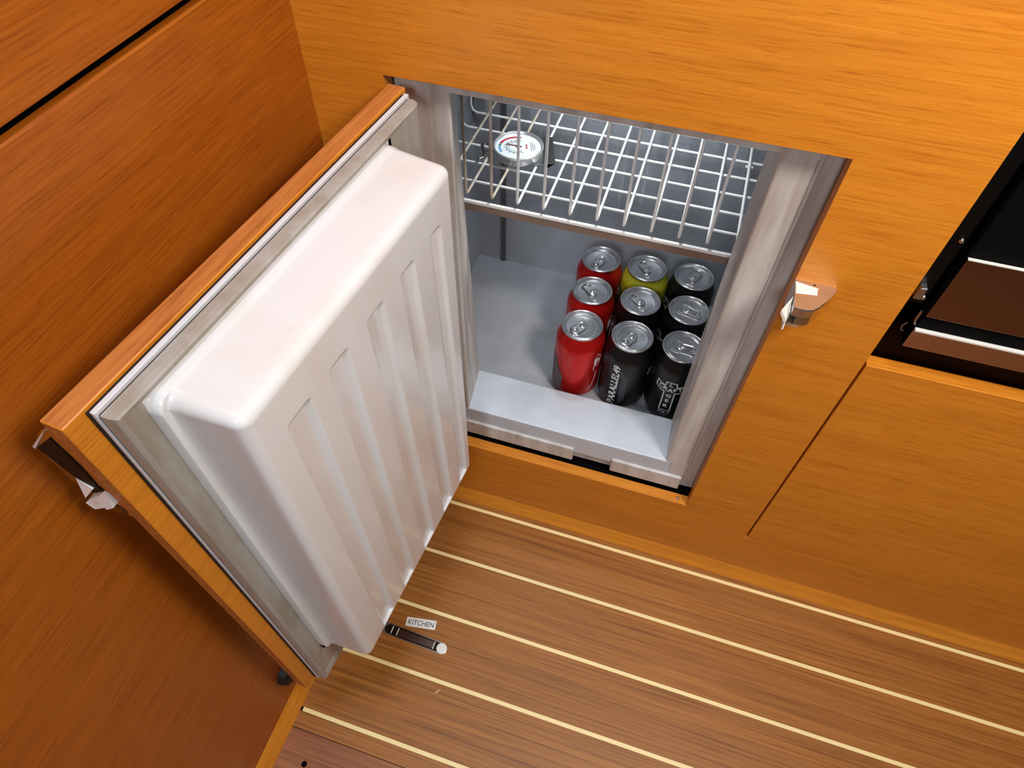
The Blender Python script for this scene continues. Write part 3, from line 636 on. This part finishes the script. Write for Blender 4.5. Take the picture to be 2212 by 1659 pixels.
def highlight_lines():
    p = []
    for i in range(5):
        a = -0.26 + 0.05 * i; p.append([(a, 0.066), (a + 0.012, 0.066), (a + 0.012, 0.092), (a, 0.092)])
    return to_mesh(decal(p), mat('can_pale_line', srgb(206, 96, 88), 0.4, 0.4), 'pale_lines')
def red_letter():
    bm = bmesh.new()
    o = [(0.030, 0.060), (0.030, 0.082), (0.035, 0.090), (0.040, 0.086), (0.040, 0.070), (0.034, 0.066)]
    for q in stroke(o, 0.0012): bm.faces.new([bm.verts.new(p) for p in wrap(q)])
    word(bm, 'P', 0.017, 0.035, 0.0700); 
    for q in stroke([(0.024, 0.020), (0.030, 0.026), (0.034, 0.040), (0.036, 0.055)], 0.0012): bm.faces.new([bm.verts.new(p) for p in wrap(q)])
    return to_mesh(bm, M['ink_white'], 'white_outline')
def olive_art():
    p = [[(-PI + i * PI / 24, 0.0135), (-PI + (i + 1) * PI / 24, 0.0135), (-PI + (i + 1) * PI / 24, 0.088), (-PI + i * PI / 24, 0.088)] for i in range(48)]
    return to_mesh(decal(p), M['can_olive'], 'olive_band')
ART = dict(cross=cross_art(), badge=badge_art(), marks=badge_marks(), brand=brand_art(), fine=fine_print(), grey=grey_art(), hatch=hatch_art(), lines=highlight_lines(), letter=red_letter(), olive=olive_art())
def can(x, y, kind, tab_deg, art_deg, label):
    t = tag(empty('drink_can', (x, y, ZC)), label, 'can', 'drink cans standing three by three')
    add('can_body', BODYM[kind], t); lid = add('can_lid', LIDM, t); a = D2(tab_deg)
    add('pull_tab', TAB, lid, (0.0035 * math.cos(a), 0.0035 * math.sin(a), 0), a); add('rivet', RIV, lid); add('scored_opening', SCO, lid, (0, 0, 0), a)
    r = D2(art_deg)
    if kind == 'can_red':
        for n, k in (('grey_silhouette', 'grey'), ('hatching', 'hatch'), ('pale_lines', 'lines'), ('white_outline', 'letter')): add(n, ART[k], t, (0, 0, 0), r)
    elif kind == 'can_black':
        for n, k, dr in (('cross_emblem', 'cross', 0), ('round_badge', 'badge', 0), ('badge_marks', 'marks', 0), ('brand_lettering', 'brand', 110), ('fine_print', 'fine', 110), ('cross_emblem', 'cross', 215)): add(n, ART[k], t, (0, 0, 0), r + D2(dr))
    else: add('olive_band', ART['olive'], t)
can(0.1695, 0.1300, 'can_red', -126, 0, 'red can in the front row, its whole side showing grey silhouette')
can(0.1673, 0.1968, 'can_red', 142, 14, 'red can in the middle row, between two other red cans')
can(0.1649, 0.2628, 'can_red', -114, 20, 'red can in the back row, beside the yellow can')
can(0.2360, 0.1310, 'can_black', -121, -112, 'black can in the front row with white lettering running up its side')
can(0.2338, 0.1978, 'can_black', 146, -52, 'black can in the middle row, standing just in front of the yellow can')
can(0.2310, 0.2648, 'can_yellow', 132, 0, 'only yellow can, speckled, in the back row')
can(0.3022, 0.1340, 'can_black', -6, -3, 'black can in the front row with white cross-shaped emblem')
can(0.2991, 0.2012, 'can_black', -15, -70, 'black can in the middle row beside the right refrigerator wall')
can(0.2970, 0.2683, 'can_black', 74, -62, 'black can in the back row, in the far right corner')

# ------------------------------------------------------------------ floor fittings: flush lifting handle and its name label
hp = tag(empty('floor_hatch_handle', (0.0465, -0.2325, 0.0), math.radians(-2.0)), 'flush stainless lifting handle in the wood floor below the name label', 'handle')
bm = bmesh.new(); prism(bm, stadium(0.102, 0.0155), 2, 0.0, 0.0010, 0.0004); link('base_plate', bm, M['steel'], hp)
bm = bmesh.new(); prism(bm, stadium(0.086, 0.0128, 8), 2, 0.0010, 0.0012); link('dark_recess', bm, mat('dark_steel', srgb(84, 74, 68), 0.2, 1.0), hp)
bm = bmesh.new(); box(bm, -0.0220, 0.0300, -0.0048, 0.0048, 0.0012, 0.0026, 0.0006); link('lift_bar', bm, mat('bar_steel', srgb(134, 124, 118), 0.25, 1.0), hp)
for x0 in (0.0305, -0.0245, -0.0330):
    bm = bmesh.new(); box(bm, x0, x0 + 0.0014, -0.0052, 0.0052, 0.0012, 0.0024, 0.0004); link('bar_end', bm, M['bright_edge'], hp)
bm = bmesh.new(); prism(bm, [(x + 0.0430, y) for x, y in stadium(0.0150, 0.0140)], 2, 0.0010, 0.0018, 0.0005); link('end_cap', bm, M['bright_edge'], hp)
nl = tag(empty('name_label', (0.0491, -0.2106, 0.0), math.radians(9.2)), 'small white KITCHEN label stuck to the wood floor', 'label')
bm = bmesh.new(); box(bm, -0.0213, 0.0213, -0.0064, 0.0064, 0.0, 0.0004); link('label_strip', bm, M['paper'], nl)
vs, fs = text_polys('KITCHEN', 0.0098); lo, hi = min(v[0] for v in vs), max(v[0] for v in vs); k = 0.0365 / (hi - lo)
bm = bmesh.new(); V = [bm.verts.new(((x - (lo + hi) / 2) * k, y - 0.0034, 0.00055)) for x, y in vs]
for f in fs: bm.faces.new([V[i] for i in f])
link('lettering', bm, M['ink_black'], nl)
cr = tag(empty('wood_chip', (0.1043, -0.2870, 0.0), 0.9), 'tiny pale wood chip lying on the floor planks', 'chip')
bm = bmesh.new(); hexa(bm, [(-0.004, -0.0006, 0), (0.004, -0.0004, 0), (0.004, 0.0004, 0), (-0.004, 0.0006, 0), (-0.003, -0.0004, 0.0008), (0.003, -0.0003, 0.0008), (0.003, 0.0003, 0.0008), (-0.003, 0.0004, 0.0008)]); link('chip', bm, M['inlay'], cr)
